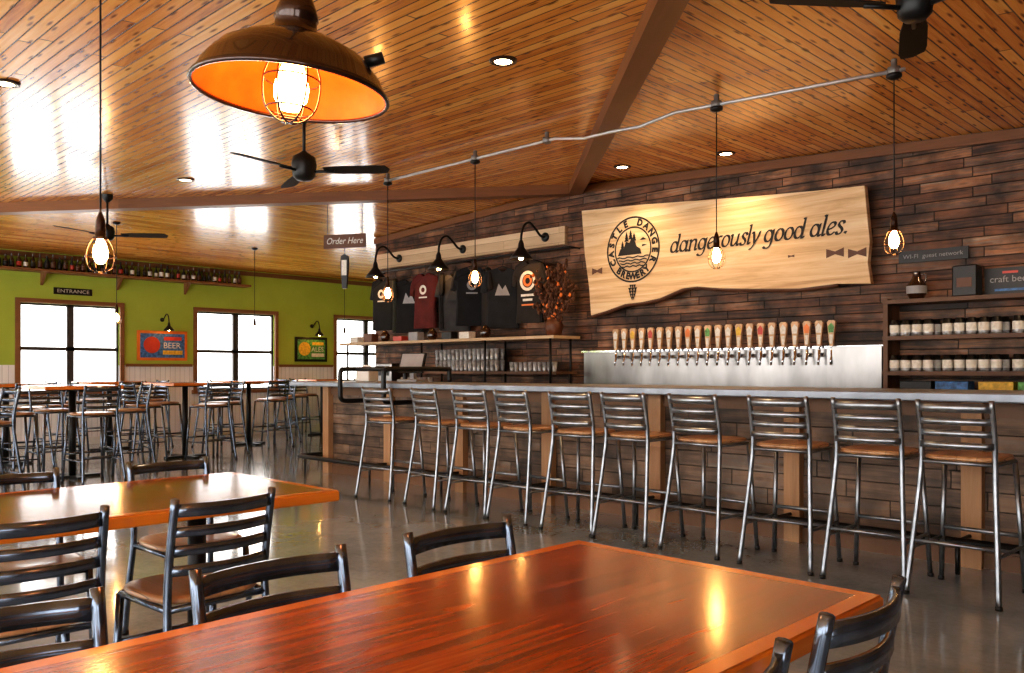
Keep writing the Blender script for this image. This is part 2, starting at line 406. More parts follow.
for x in [-9.0, -7.7, -6.5, -5.3, -4.1, -2.9, -1.7, -0.5, 0.7]:
    b.tube([(x, 5.65, 0.2), (x, 5.93, 0.2)], 0.014, M_black); b.tube([(x, 5.65, 0.2), (x, 5.65, 0.0)], 0.014, M_black)
b.obj('bar_counter')
b = MB()
for x in (-8.1, -7.3):
    b.tube(smooth_path([(x, 5.93, 0.9), (x, 5.62, 0.9), (x, 5.55, 0.93), (x, 5.54, 1.0), (x, 5.54, 1.2), (x, 5.56, 1.25), (x, 5.64, 1.26), (x, 6.4, 1.26), (x, 6.46, 1.24), (x, 6.47, 1.115)], 4), 0.028, M_black, 8)
b.tube([(-8.1, 5.75, 1.26), (-7.3, 5.75, 1.26)], 0.024, M_black)
b.obj('service_rail')
def pos(x, y, rz, name):
    b = MB()
    b.bbox(-0.14, 0.14, -0.12, 0.12, 0, 0.03, M_grey, 0.005); b.box(-0.03, 0.03, -0.02, 0.03, 0.03, 0.16, M_grey)
    R = Matrix.Rotation(math.radians(-20), 3, 'X')
    b.box(-0.17, 0.17, -0.02, 0.01, 0.1, 0.34, M_black, R); b.box(-0.155, 0.155, -0.026, -0.021, 0.115, 0.325, M_grey, R, (0, -0.005, 0.22))
    b.obj(name, (x, y, 1.112), rz)
pos(-7.75, 6.3, 0.25, 'point_of_sale_terminal')
b = MB(); b.bbox(-0.1, 0.1, -0.1, 0.1, 0, 0.14, M_white, 0.01); b.box(-0.06, 0.06, -0.02, 0.0, 0.14, 0.2, M_label); b.obj('receipt_printer', (-8.5, 6.2, 1.112), 0.3)

# ------------------------------------------------------------------ back bar
b = MB()
b.box(-6.75, -3.1, 7.6, 8.28, 0.0, 0.95, M_steel)
b.box(-6.75, -3.1, 8.2, 8.29, 0.95, 1.47, M_steel)
b.box(-3.62, -3.1, 8.12, 8.2, 0.95, 1.48, M_steel)
b.box(-6.5, -3.5, 7.95, 8.2, 0.95, 0.98, M_chrome)
b.box(-6.77, -3.08, 8.17, 8.29, 1.465, 1.485, M_chrome)
b.obj('draft_beer_station')
b = MB(); 
hc = [M_label, M_label, M_yellow, M_label, M_red, M_label, M_label, M_label, M_orange, M_label, M_greenp]
ntap = 22
for i in range(ntap):
    x = -6.2+i*(2.62/(ntap-1)); y = 8.2
    b.lathe([(0.0, 0), (0.022, 0), (0.022, 0.012), (0.012, 0.02), (0.012, 0.07)], (x, y, 1.40), M_chrome, 10, Matrix.Rotation(math.pi/2, 3, 'X'))
    b.tube([(x, y-0.07, 1.45), (x, y-0.07, 1.38), (x, y-0.09, 1.35), (x, y-0.095, 1.30)], [0.014, 0.014, 0.011, 0.010], M_chrome, 8)
    b.lathe([(0.008, 0), (0.012, 0.02), (0.02, 0.03), (0.008, 0.045)], (x, y-0.07, 1.45), M_chrome, 8)
    m = hc[i % len(hc)]
    b.prism([(-0.018, 0), (0.018, 0), (0.034, 0.17), (0.042, 0.23), (0.025, 0.25), (-0.025, 0.25), (-0.042, 0.23), (-0.034, 0.17)], (x, y-0.085, 1.485), (1, 0, 0), (0, 0, 1), (0, 0.03, 0), M_handle)
    b.prism([(-0.024, 0.13), (0.024, 0.13), (0.03, 0.19), (0, 0.225), (-0.03, 0.19)], (x, y-0.089, 1.485), (1, 0, 0), (0, 0, 1), (0, 0.003, 0), m)
    b.prism([(-0.012, 0.02), (0.012, 0.02), (0.018, 0.11), (-0.018, 0.11)], (x, y-0.088, 1.485), (1, 0, 0), (0, 0, 1), (0, 0.003, 0), M_label)
b.obj('beer_taps')

b = MB()
b.box(-11.1, -6.88, 7.6, 8.28, 0.0, 0.95, M_shelf); b.box(-11.12, -6.87, 7.56, 8.29, 0.95, 0.985, M_zinc)
b.box(-9.4, -6.9, 7.85, 8.25, 1.2, 1.23, M_shelf)
b.box(-11.35, -6.85, 7.75, 8.25, 1.635, 1.672, M_lightwood)
for x in (-11.2, -9.4, -8.1, -6.95):
    b.tube([(x, 7.8, 0.99), (x, 7.8, 1.64)], 0.016, M_black); b.tube([(x, 8.18, 0.99), (x, 8.18, 1.64)], 0.016, M_black)
b.obj('back_bar_cabinet')
def glass(b, x, y, z, h, r, mat):
    b.lathe([(0.0, 0), (r*0.72, 0), (r*0.75, h*0.1), (r, h), (r*0.9, h), (r*0.65, h*0.12), (0, h*0.1)], (x, y, z), mat, 10)
b = MB()
for i in range(15):
    for r in range(2):
        glass(b, -9.2+i*0.085, 7.93+r*0.1, 1.232, 0.15, 0.038, M_glass)
        glass(b, -9.2+i*0.085, 7.93+r*0.1, 1.384, 0.15, 0.038, M_glass)
for i in range(10): glass(b, -7.75+i*0.082, 7.95, 1.232, 0.12, 0.036, M_glass)
b.obj('pint_glasses')
b = MB()
for i in range(7): glass(b, -9.75+i*0.1, 7.75, 0.987, 0.16, 0.04, M_glass)
b.obj('tasting_glasses')
b = MB(); b.bbox(-0.2, 0.2, -0.18, 0.18, 0, 0.36, M_steel, 0.012); b.box(-0.15, 0.15, -0.185, -0.18, 0.18, 0.32, M_black); b.box(-0.1, 0.1, -0.24, -0.18, 0.03, 0.05, M_black); b.obj('coffee_maker', (-10.2, 7.9, 0.987))
b = MB()
for i in range(9):
    x = -11.0+i*0.36; m = [M_label, M_brown, M_black, M_red, M_grey, M_blue, M_black, M_label, M_brown][i]
    if i % 3 == 2: b.lathe([(0, 0), (0.05, 0), (0.07, 0.05), (0.07, 0.1), (0.03, 0.16), (0, 0.17)], (x, 7.83, 1.673), M_brownglass, 12)
    else: b.bbox(x-0.1, x+0.1, 7.77, 7.9, 1.673, 1.673+[0.09, 0.13, 0, 0.07, 0.12, 0, 0.1, 0.09, 0][i], m, 0.006)
b.obj('folded_merchandise')

b = MB(); b.box(-11.1, -7.1, 8.24, 8.295, 2.85, 3.08, M_lightwood); b.tube([(-10.9, 8.12, 2.78), (-6.9, 8.12, 2.78)], 0.014, M_black)
for x in (-10.9, -8.9, -6.9): b.tube([(x, 8.12, 2.78), (x, 8.295, 2.78)], 0.012, M_black)
b.obj('merchandise_hanging_rail')
def shirt(x, y, zt, mat, pr, k, rz, big=False):
    b = MB()
    half = [(0.07, 0.0), (0.11, 0.0), (0.235, -0.05), (0.28, -0.18), (0.30, -0.31), (0.235, -0.325), (0.215, -0.22), (0.21, -0.5), (0.225, -0.80)]
    poly = half + [(-a, c) for a, c in reversed(half)] + [(-0.03, -0.045), (0.03, -0.045)]
    n = len(poly)
    vs = []
    for d, sc2 in ((-0.035, 0.90), (-0.018, 1.0), (0.018, 1.0), (0.035, 0.90)):
        for a, c in poly: vs.append((a*sc2, d+0.012*math.sin(a*40+k), c*(sc2 if c > -0.6 else 1)))
    fs = [tuple(range(n-1, -1, -1)), tuple(range(3*n, 4*n))]
    for q in range(3):
        for i in range(n): fs.append((q*n+i, q*n+(i+1) % n, (q+1)*n+(i+1) % n, (q+1)*n+i))
    b.add(vs, fs, mat)
    R = Matrix.Rotation(math.pi/2, 3, 'X')
    if big:
        b.lathe([(0.09, 0), (0.13, 0), (0.13, 0.004)], (0, -0.05, -0.26), M_label, 18, R, False)
        b.lathe([(0.04, 0), (0.075, 0), (0.075, 0.004)], (0, -0.05, -0.26), pr, 16, R, False)
        b.box(-0.11, 0.11, -0.053, -0.048, -0.46, -0.43, M_label); b.box(-0.08, 0.08, -0.053, -0.048, -0.52, -0.49, M_label)
        b.box(-0.1, 0.1, -0.053, -0.048, -0.58, -0.56, pr)
    elif k % 3 == 0:
        b.lathe([(0.035, 0), (0.07, 0), (0.07, 0.004)], (0, -0.05, -0.24), pr, 14, R, False)
        b.box(-0.08, 0.08, -0.053, -0.048, -0.36, -0.34, pr)
    elif k % 3 == 1:
        b.box(-0.09, 0.09, -0.053, -0.048, -0.22, -0.2, pr); b.box(-0.06, 0.06, -0.053, -0.048, -0.27, -0.25, pr)
        b.box(-0.08, 0.08, -0.053, -0.048, -0.32, -0.30, pr)
    else:
        b.add([(-0.1, -0.052, -0.36), (0.1, -0.052, -0.36), (0.04, -0.052, -0.22), (0, -0.052, -0.28), (-0.05, -0.052, -0.2)], [(0, 1, 2, 3, 4)], pr)
    b.tube([(-0.19, 0, -0.03), (0, 0, 0.03), (0.19, 0, -0.03)], 0.006, M_black, 6)
    b.tube(smooth_path([(0, 0, 0.03), (0, 0, 0.07), (0.015, 0, 0.1), (0, 0, 0.12)], 3), 0.004, M_black, 6)
    b.obj('t_shirt', (x, y, zt), rz)
xs = [-10.65, -10.35, -10.0, -9.65, -9.3, -9.0, -8.65, -8.35, -8.05, -7.55]
pr = [M_label, M_grey, M_grey, M_label, M_blue, M_ink, M_grey, M_yellow, M_grey, M_orange]
rz_ = [0.1, -0.7, 0.5, 0.1, -0.7, 0.5, 0.8, -0.6, 0.7, 0.05]
for i, x in enumerate(xs):
    shirt(x, 8.08, 2.66-0.03*(i % 3), M_sh[i], pr[i], i, rz_[i], i == 9)

b = MB()
for i in range(40):
    a = random.uniform(0, 6.28); sp = random.uniform(0.08, 0.36); h = random.uniform(0.3, 0.9)
    p = [(0, 0, 0.1), (math.cos(a)*sp*0.3, math.sin(a)*sp*0.12, h*0.5), (math.cos(a)*sp, math.sin(a)*sp*0.35, h)]
    pp = smooth_path(p, 3); b.tube(pp, 0.006, M_leaf, 5)
    for q in pp[1:]:
        for _ in range(3):
            o = Vector(q)+Vector((random.uniform(-.05, .05), random.uniform(-.03, .03), random.uniform(-.04, .04)))
            s_ = random.uniform(0.018, 0.035)
            b.lathe([(0, -s_), (s_*0.7, -s_*0.3), (s_*0.6, s_*0.4), (0, s_)], o, random.choice([M_leaf, M_leaf, M_brown, M_leaf, M_leaf, M_leaf, M_brown, M_leaf, M_orange]), 6)
b.lathe([(0, 0), (0.09, 0), (0.12, 0.12), (0.09, 0.2), (0.08, 0.2)], (0, 0, 0), M_brown, 14)
b.obj('dried_hop_bouquet', (-7.03, 7.96, 1.675))

def gooseneck(name, loc, rz, sc=1.0, lit=None):
    lit = lit or M_bulb
    b = MB()
    R = Matrix.Rotation(math.pi/2, 3, 'X')
    b.lathe([(0, 0), (0.06, 0), (0.06, 0.02), (0.03, 0.03), (0, 0.03)], (0, 0, 0), M_black, 14, R)
    b.tube(smooth_path([(0, 0, 0), (0, -0.1, 0.01), (0, -0.2, 0.09), (0, -0.3, 0.15), (0, -0.4, 0.11), (0, -0.45, 0.0), (0, -0.46, -0.1)], 5), 0.016, M_black, 8)
    c = (0, -0.46, -0.33)
    b.lathe([(0.02, 0.24), (0.035, 0.2), (0.04, 0.15), (0.07, 0.11), (0.12, 0.05), (0.15, 0.0), (0.145, 0.0), (0.115, 0.045), (0.065, 0.1), (0.03, 0.13), (0, 0.135)], c, M_black, 20)
    b.lathe([(0, -0.02), (0.025, -0.01), (0.033, 0.015), (0.025, 0.05), (0.012, 0.08)], (0, -0.46, -0.32), lit, 12)
    b.v = [tuple(Vector(p)*sc) for p in b.v]
    return b.obj(name, loc, rz)
for x in (-10.45, -9.0, -7.42): gooseneck('gooseneck_wall_lamp', (x, 8.235, 2.97), 0)
for y in (6.6, 9.7): gooseneck('gooseneck_wall_lamp', (XL, y, 2.15), math.pi/2, 0.62)

# ------------------------------------------------------------------ live edge sign
b = MB()
top = [(-6.87, 3.24), (-6.0, 3.2), (-5.2, 3.14), (-4.4, 3.085), (-3.8, 3.05), (-3.33, 3.03)]
right = [(-3.31, 2.8), (-3.28, 2.5), (-3.30, 2.3), (-3.27, 2.1)]
bot = [(-3.6, 2.12), (-4.0, 2.10), (-4.5, 2.13), (-4.9, 2.16), (-5.2, 2.20), (-5.4, 2.19), (-5.7, 2.10), (-5.95, 2.07), (-6.2, 2.06), (-6.5, 1.99), (-6.72, 1.95)]
left = [(-6.75, 2.3), (-6.82, 2.7)]
poly = top+right+bot+left
b.prism([(a, c) for a, c in poly], (0, 8.12, 0), (1, 0, 0), (0, 0, 1), (0, 0.07, 0), M_slab)
b.tube([(p[0], 8.155, p[1]-0.004) for p in smooth_path([(q[0], q[1], 0) for q in bot], 4)], 0.03, M_brown, 8)
for x in (-6.4, -3.8): b.box(x-0.03, x+0.03, 8.19, 8.3, 2.4, 2.9, M_black)
U, V = (1, 0, 0), (0, 0, 1); FY = 8.12
def ell(cx_, cy_, rx, ry, n=20): return [(cx_+rx*math.cos(1.0+2*math.pi*i/n), cy_+ry*math.sin(1.0+2*math.pi*i/n)) for i in range(n+1)]
bowl = ell(0.38, 0.5, 0.33, 0.47)
GL = {
 'o': ([ell(0.4, 0.5, 0.34, 0.48)], 0.88),
 'a': ([bowl, [(.76, 1), (.74, .5), (.74, .15), (.82, .0), (.98, .14)]], 1.02),
 'd': ([bowl, [(.58, 1.56), (.76, 1.64)], [(.76, 1.64), (.75, .9), (.74, .15), (.82, .0), (.98, .14)]], 1.02),
 'g': ([bowl, [(.76, 1), (.76, .3), (.72, -.25), (.52, -.5), (.22, -.5), (.08, -.36)]], 0.98),
 'n': ([[(-.05, .86), (.1, .98), (.12, .85), (.12, 0)], [(-.02, 0), (.26, 0)], [(.12, .6), (.3, .88), (.52, .99), (.68, .85), (.7, .5), (.7, .15), (.78, .0), (.94, .14)]], 0.99),
 'u': ([[(-.05, .86), (.1, .98), (.12, .85), (.12, .3), (.22, .04), (.42, .04), (.66, .38)], [(.72, 1), (.70, .5), (.70, .15), (.78, .0), (.94, .14)]], 0.99),
 'r': ([[(-.05, .86), (.1, .98), (.12, .85), (.12, 0)], [(-.02, 0), (.26, 0)], [(.12, .55), (.26, .85), (.44, .99), (.6, .92)]], 0.68),
 'e': ([[(.1, .45), (.36, .5), (.62, .68), (.62, .9), (.42, 1), (.18, .84), (.06, .48), (.16, .12), (.4, .0), (.72, .2)]], 0.80),
 's': ([[(.6, .78), (.52, .97), (.3, 1), (.14, .82), (.24, .62), (.44, .44), (.54, .22), (.4, .02), (.16, .0), (.04, .2)]], 0.70),
 'l': ([[(-.06, 1.56), (.12, 1.64)], [(.12, 1.64), (.11, .9), (.10, .15), (.18, .0), (.34, .14)]], 0.40),
 'y': ([[(-.05, .86), (.08, .98), (.18, .7), (.34, .04)], [(.7, .98), (.62, .6), (.36, .0), (.16, -.36), (-.06, -.48)]], 0.80),
 '.': ([[(.04, .04), (.12, .12), (.2, .04), (.12, -.02)]], 0.3)}
def letter_text(txt, x0_, z0_, width):
    adv = sum(GL[c][1] if c in GL else 0.42 for c in txt)
    k = width/adv; x = x0_
    ni = Vector((math.cos(0.45), 0, math.sin(0.45)))*0.125*k
    q = 0
    for ch in txt:
        if ch not in GL: x += 0.42*k; continue
        for st in GL[ch][0]:
            pts = smooth_path([(p[0], p[1], 0) for p in st], 5)
            P3 = [Vector((x+(p[0]+0.26*p[1])*k, FY-0.004-0.00002*(q % 40), z0_+p[1]*k)) for p in pts]; q += 1
            n = len(P3); vs = []
            for p in P3: vs += [p-ni, p+ni]
            fs = [(2*i, 2*i+1, 2*i+3, 2*i+2) for i in range(n-1)]
            b.add(vs, fs, M_ink)
            vs = []
            for i, p in enumerate(P3):
                T = (P3[min(i+1, n-1)]-P3[max(i-1, 0)]).normalized(); nn = Vector((-T.z, 0, T.x))*0.06*k
                vs += [p-nn+Vector((0, -0.0004, 0)), p+nn+Vector((0, -0.0004, 0))]
            b.add(vs, fs, M_ink)
        x += GL[ch][1]*k
letter_text('dangerously good ales.', -5.56, 2.60, 2.06)
cx, cz = -6.08, 2.69
def ringp(r0, r1, mat, cx=cx, cz=cz, n=48):
    vs = []; fs = []
    for i in range(n):
        a = 2*math.pi*i/n
        vs += [(cx+r0*math.cos(a), FY-0.004, cz+r0*math.sin(a)), (cx+r1*math.cos(a), FY-0.004, cz+r1*math.sin(a))]
    for i in range(n):
        j = (i+1) % n; fs.append((2*i, 2*i+1, 2*j+1, 2*j))
    b.add(vs, fs, mat)
ringp(0.365, 0.385, M_ink); ringp(0.25, 0.268, M_ink)
def arc_text(txt, r, a0, a1, size, flip=False):
    n = len(txt)
    for i, ch in enumerate(txt):
        if ch == ' ': continue
        a = a0+(a1-a0)*i/(n-1)
        rad = Vector((math.cos(a), 0, math.sin(a)))
        Vv = -rad if flip else rad
        Uu = Vector((Vv.z, 0, -Vv.x))
        b.text(ch, size, Vector((cx, FY, cz))+rad*r, Uu, Vv, M_ink, off=0.006)
arc_text('CASTLE DANGER', 0.315, math.radians(205), math.radians(-25), 0.105)
arc_text('BREWERY', 0.315, math.radians(230), math.radians(310), 0.105, True)
def flat(poly, mat=M_ink, d=0.005):
    b.add([(cx+p[0], FY-d, cz+p[1]) for p in poly], [tuple(range(len(poly)))], mat)
flat([(-0.22, -0.06), (-0.18, 0.02), (-0.14, 0.0), (-0.1, 0.1), (-0.05, 0.08), (-0.02, 0.13), (0.03, 0.1), (0.06, 0.03), (0.11, 0.0), (0.13, -0.06)])
for tx, tz, hh in ((-0.09, 0.1, 0.12), (-0.03, 0.12, 0.12), (0.02, 0.1, 0.1), (-0.15, 0.0, 0.12)):
    for k in range(3):
        w = 0.035-0.008*k; z = tz+k*hh/4
        flat([(tx-w, z), (tx+w, z), (tx, z+hh/2.2)], M_ink, 0.006)
flat([(0.1, 0.1), (0.2, 0.1), (0.15, 0.13)]); flat([(0.13, 0.02), (0.21, 0.04), (0.14, 0.05)])
for k in range(4):
    z = -0.09-k*0.035; w = 0.23-k*0.025
    b.sweep([(cx+w*(-1+2*i/12), FY-0.006, cz+z+0.008*math.sin(i*1.8+k)) for i in range(13)], (0, 0, 1), 0.014, 0.004, M_ink)
for k in range(5):
    w = [0.05, 0.07, 0.06, 0.045, 0.025][k]; z = -0.41-k*0.035
    for sx in (-1, 0, 1): flat([(sx*w*0.6-w*0.35, z), (sx*w*0.6+w*0.35, z), (sx*w*0.6, z-0.045)], M_ink, 0.006)
for bx, bz, s_ in ((-4.08, 2.43, 0.035), (-3.62, 2.42, 0.09), (-3.4, 2.40, 0.09), (-6.62, 2.48, 0.08)):
    h_ = 0.5 if s_ > 0.05 else 0.4
    b.add([(bx-s_, FY-0.004, bz-s_*h_), (bx, FY-0.004, bz-s_*0.15), (bx+s_, FY-0.004, bz-s_*h_), (bx+s_, FY-0.004, bz+s_*h_), (bx, FY-0.004, bz+s_*0.15), (bx-s_, FY-0.004, bz+s_*h_)], [(0, 1, 2, 3, 4, 5)], M_brown)
b.v = [(-6.72+(p[0]+6.87)*0.978, p[1], p[2]-0.035) for p in b.v]
b.obj('live_edge_wood_sign')

# ------------------------------------------------------------------ right shelves
b = MB()
SX0, SX1 = -3.04, -0.3
b.box(SX0, SX0+0.04, 8.0, 8.29, 0.3, 1.9, M_shelf); b.box(SX1-0.04, SX1, 8.0, 8.29, 0.3, 1.9, M_shelf)
for z in (0.3, 0.62, 0.98, 1.22, 1.54, 1.87): b.box(SX0, SX1, 7.98, 8.29, z-0.018, z+0.018, M_shelf)
b.obj('wall_shelf_unit')
b = MB()
def jar(x, y, z):
    b.lathe([(0, 0), (0.042, 0), (0.045, 0.02), (0.045, 0.03)], (x, y, z), M_glass, 10)
    b.lathe([(0.046, 0.03), (0.046, 0.1)], (x, y, z), M_label, 10)
    b.lathe([(0.045, 0.1), (0.04, 0.115), (0.036, 0.12), (0.036, 0.145), (0, 0.145)], (x, y, z), M_black, 10)
for z in (1.559, 1.239):
    for g0, n in ((-2.95, 4), (-2.5, 5), (-1.95, 6), (-1.3, 4), (-0.85, 4)):
        for i in range(n): jar(g0+i*0.097, 8.04, z); jar(g0+i*0.097+0.03, 8.15, z)
b.obj('growler_jars')
b = MB()
for i, (x, m) in enumerate(((-2.9, M_black), (-2.6, M_blue), (-2.25, M_yellow), (-1.95, M_greenp), (-1.6, M_blue), (-1.25, M_red), (-0.9, M_yellow))):
    b.bbox(x, x+0.27, 8.02, 8.2, 0.999, 1.15, m, 0.004)
b.obj('six_pack_cartons')
def cap(x, m, y=8.1, z=1.89):
    b = MB()
    b.lathe([(0.1, 0), (0.1, 0.03), (0.09, 0.08), (0.06, 0.115), (0.02, 0.13), (0, 0.132)], (0, 0, 0), m, 18)
    pts = [(0.09*math.cos(a), 0.09*math.sin(a)) for a in [math.pi+0.35+i*(math.pi-0.7)/8 for i in range(9)]]
    pts2 = [(0.085*math.cos(a), -0.07+0.11*math.sin(a)) for a in [2*math.pi-0.2-i*(math.pi-0.4)/8 for i in range(9)]]
    b.prism(pts+pts2, (0, 0, 0.005), (1, 0, 0), (0, 1, 0), (0, 0, 0.008), m)
    b.box(-0.03, 0.03, -0.103, -0.09, 0.03, 0.07, M_label)
    b.obj('baseball_cap', (x, y, z), random.uniform(-.3, .3))
b = MB(); b.bbox(-0.1, 0.1, -0.08, 0.08, 0, 0.27, M_black, 0.01); b.box(-0.06, 0.06, -0.084, -0.08, 0.08, 0.16, M_brown); b.obj('gift_box', (-2.36, 8.1, 1.889))
b = MB(); b.lathe([(0, 0), (0.06, 0), (0.085, 0.06), (0.085, 0.12), (0.04, 0.19), (0.03, 0.24), (0.035, 0.25), (0, 0.25)], (0, 0, 0), M_brownglass, 18)
b.lathe([(0.087, 0.05), (0.087, 0.12)], (0, 0, 0), M_grey, 18)
b.tube(smooth_path([(0.035, 0, 0.22), (0.08, 0, 0.22), (0.075, 0, 0.15)], 4), 0.008, M_brownglass); b.obj('beer_growler', (-2.78, 8.1, 1.889))
b = MB(); b.box(-0.2, 0.2, 0, 0.02, 0, 0.24, M_black); b.text('craft beer', 0.08, (0, 0, 0.14), U, V, M_grey); b.box(-0.12, 0.12, -0.004, 0, 0.04, 0.06, M_blue); b.box(-0.06, 0.06, -0.004, 0, 0.19, 0.21, M_red); b.obj('framed_print', (-2.05, 8.2, 1.889))
for x in (-1.7, -1.4): cap(x, M_black)
b = MB(); b.box(-0.3, 0.3, 0, 0.02, -0.055, 0.055, M_black); b.text('WI-FI  guest network', 0.055, (0, 0, 0), U, V, M_grey, width=0.52); b.obj('wifi_sign', (-2.7, 8.27, 2.30))

# ------------------------------------------------------------------ left wall items
b = MB()
b.box(XL, XL+0.27, -2.8, 8.2, 2.83, 2.87, M_trim)
y = -2.6
while y < 8.2:
    b.prism([(0, 0), (0.22, 0), (0, -0.2)], (XL, y, 2.83), (1, 0, 0), (0, 0, 1), (0, 0.04, 0), M_trim); y += 1.2
b.obj('bottle_shelf')
b = MB(); y = 1.5
while y < 8.1:
    h = random.uniform(0.20, 0.26); r = random.uniform(0.032, 0.043)
    m = random.choice([M_brownglass, M_black, M_brownglass])
    b.lathe([(0, 0), (r, 0), (r, h*0.55), (r*0.45, h*0.75), (r*0.38, h*0.97), (r*0.45, h), (0, h)], (XL+0.13, y, 2.87), m, 8)
    b.lathe([(r*1.03, h*0.15), (r*1.03, h*0.45)], (XL+0.13, y, 2.87), random.choice([M_label, M_red, M_brown, M_brown, M_brown, M_ink, M_ink]), 8)
    y += random.uniform(0.085, 0.11)
b.obj('beer_bottles')
def poster(y0, y1, z0, z1, frame, cols, txt):
    b = MB(); w = y1-y0; h = z1-z0
    b.box(0, 0.03, 0, w, 0, h, frame); b.box(0.03, 0.034, 0.05, w-0.05, 0.05, h-0.05, cols[0])
    UU, VV = Vector((0, 1, 0)), Vector((0, 0, 1))
    b.lathe([(0, 0), (h*0.28, 0), (h*0.28, 0.004), (0, 0.004)], (0.035, w*0.28, h*0.52), cols[1], 20, Matrix.Rotation(math.pi/2, 3, 'Y'), False)
    b.box(0.034, 0.038, w*0.5, w*0.9, h*0.2, h*0.34, cols[2]); b.box(0.034, 0.038, w*0.52, w*0.88, h*0.68, h*0.8, cols[1])
    b.text(txt, h*0.28, (0.04, w*0.68, h*0.5), UU, VV, M_label)
    b.obj('framed_poster', (XL+0.002, y0, z0))
poster(6.15, 7.05, 1.42, 1.95, M_orange, [M_blue, M_red, M_yellow], 'BEER')
poster(9.3, 10.05, 1.42, 1.92, M_black, [M_greenp, M_yellow, M_label], 'ALES')
b = MB(); b.box(XL, XL+0.02, 4.8, 5.4, 2.5, 2.61, M_black); b.text('ENTRANCE', 0.08, (XL+0.02, 5.1, 2.555), (0, 1, 0), V, M_label, width=0.5); b.obj('wall_sign')

# ------------------------------------------------------------------ furniture
def seatpad(b, z, w=0.205, d=0.2, t=0.03):
    n = 28; rings = []
    for (sc, zz) in ((0.9, z), (0.985, z+0.006), (1.0, z+0.015), (0.97, z+t-0.004), (0.9, z+t), (0.5, z+t-0.006)):
        r = []
        for i in range(n):
            a = 2*math.pi*i/n; c, s_ = math.cos(a), math.sin(a)
            k = (abs(c)**4+abs(s_)**4)**(-0.25)
            r.append((w*k*c*sc*(1-0.05*(s_ < 0)*abs(s_)), d*k*s_*sc, zz))
        rings.append(r)
    vs = sum(rings, []); fs = []
    for k in range(len(rings)-1):
        for i in range(n): fs.append((k*n+i, k*n+(i+1) % n, (k+1)*n+(i+1) % n, (k+1)*n+i))
    fs.append(tuple(range(n-1, -1, -1))); fs.append(tuple(range((len(rings)-1)*n, len(rings)*n)))
    b.add(vs, fs, M_seat, True)
def ladder(b, zs, hs, yfun, w, M):
    for z, h in zip(zs, hs):
        y0 = yfun(z)
        pts = [(w*(-1+2*i/10), y0-0.045*(1-(-1+2*i/10)**2), z) for i in range(11)]
        b.sweep(pts, (0, 0, 1), h, 0.014, M, True)
def make_chair(M):
    b = MB(); r = 0.0145
    for sx in (-1, 1):
        b.tube(smooth_path([(sx*0.205, -0.25, 0), (sx*0.2, -0.21, 0.25), (sx*0.19, -0.185, 0.44), (sx*0.188, -0.195, 0.6), (sx*0.188, -0.235, 0.815)], 4), r, M, 8)
        b.tube([(sx*0.2, 0.2, 0), (sx*0.185, 0.175, 0.43)], r, M, 8)
        b.tube([(sx*0.195, 0.185, 0.2), (sx*0.2, -0.215, 0.2)], 0.009, M, 6)
        b.tube([(sx*0.185, 0.175, 0.43), (sx*0.19, -0.185, 0.43)], 0.012, M, 6)
        for yy in (-0.25, 0.2): b.lathe([(0, 0), (0.018, 0), (0.018, 0.02), (0, 0.022)], (sx*0.203, yy, 0), M_black, 8)
    b.tube([(-0.185, 0.175, 0.43), (0.185, 0.175, 0.43)], 0.012, M, 6); b.tube([(-0.19, -0.185, 0.43), (0.19, -0.185, 0.43)], 0.012, M, 6)
    b.tube([(-0.195, 0.19, 0.25), (0.195, 0.19, 0.25)], 0.009, M, 6); b.tube([(-0.2, -0.22, 0.2), (0.2, -0.22, 0.2)], 0.009, M, 6)
    ladder(b, (0.775, 0.70, 0.635, 0.565), (0.045, 0.034, 0.034, 0.034), lambda z: -0.195-0.04*max(0, (z-0.6)/0.225), 0.188, M)
    seatpad(b, 0.44)
    return b.mesh('dining_chair')
def make_stool(M):
    b = MB(); r = 0.0145
    for sx in (-1, 1):
        b.tube(smooth_path([(sx*0.235, -0.28, 0), (sx*0.215, -0.235, 0.3), (sx*0.195, -0.195, 0.6), (sx*0.188, -0.18, 0.76), (sx*0.188, -0.195, 0.9), (sx*0.188, -0.24, 1.085)], 4), r, M, 8)
        b.tube([(sx*0.225, 0.22, 0), (sx*0.185, 0.17, 0.74)], r, M, 8)
        b.tube([(sx*0.214, 0.202, 0.26), (sx*0.216, -0.238, 0.26)], 0.01, M, 6)
        b.tube([(sx*0.185, 0.17, 0.74), (sx*0.188, -0.18, 0.74)], 0.012, M, 6)
        for yy, xx in ((-0.28, 0.235), (0.22, 0.225)): b.lathe([(0, 0), (0.019, 0), (0.019, 0.02), (0, 0.022)], (sx*xx, yy, 0), M_black, 8)
    b.tube([(-0.185, 0.17, 0.74), (0.185, 0.17, 0.74)], 0.012, M, 6); b.tube([(-0.188, -0.18, 0.74), (0.188, -0.18, 0.74)], 0.012, M, 6)
    b.tube([(-0.21, 0.2, 0.32), (0.21, 0.2, 0.32)], 0.013, M, 8); b.tube([(-0.215, -0.235, 0.3), (0.215, -0.235, 0.3)], 0.01, M, 6)
    b.tube([(-0.214, 0, 0.26), (0.214, 0, 0.26)], 0.009, M, 6)
    ladder(b, (1.045, 0.97, 0.905, 0.84), (0.05, 0.036, 0.036, 0.036), lambda z: -0.195-0.045*max(0, (z-0.9)/0.19), 0.188, M)
    seatpad(b, 0.75)
    return b.mesh('bar_stool')
CH = make_chair(M_gundark); ST = make_stool(M_gun); STD = make_stool(M_gundark)
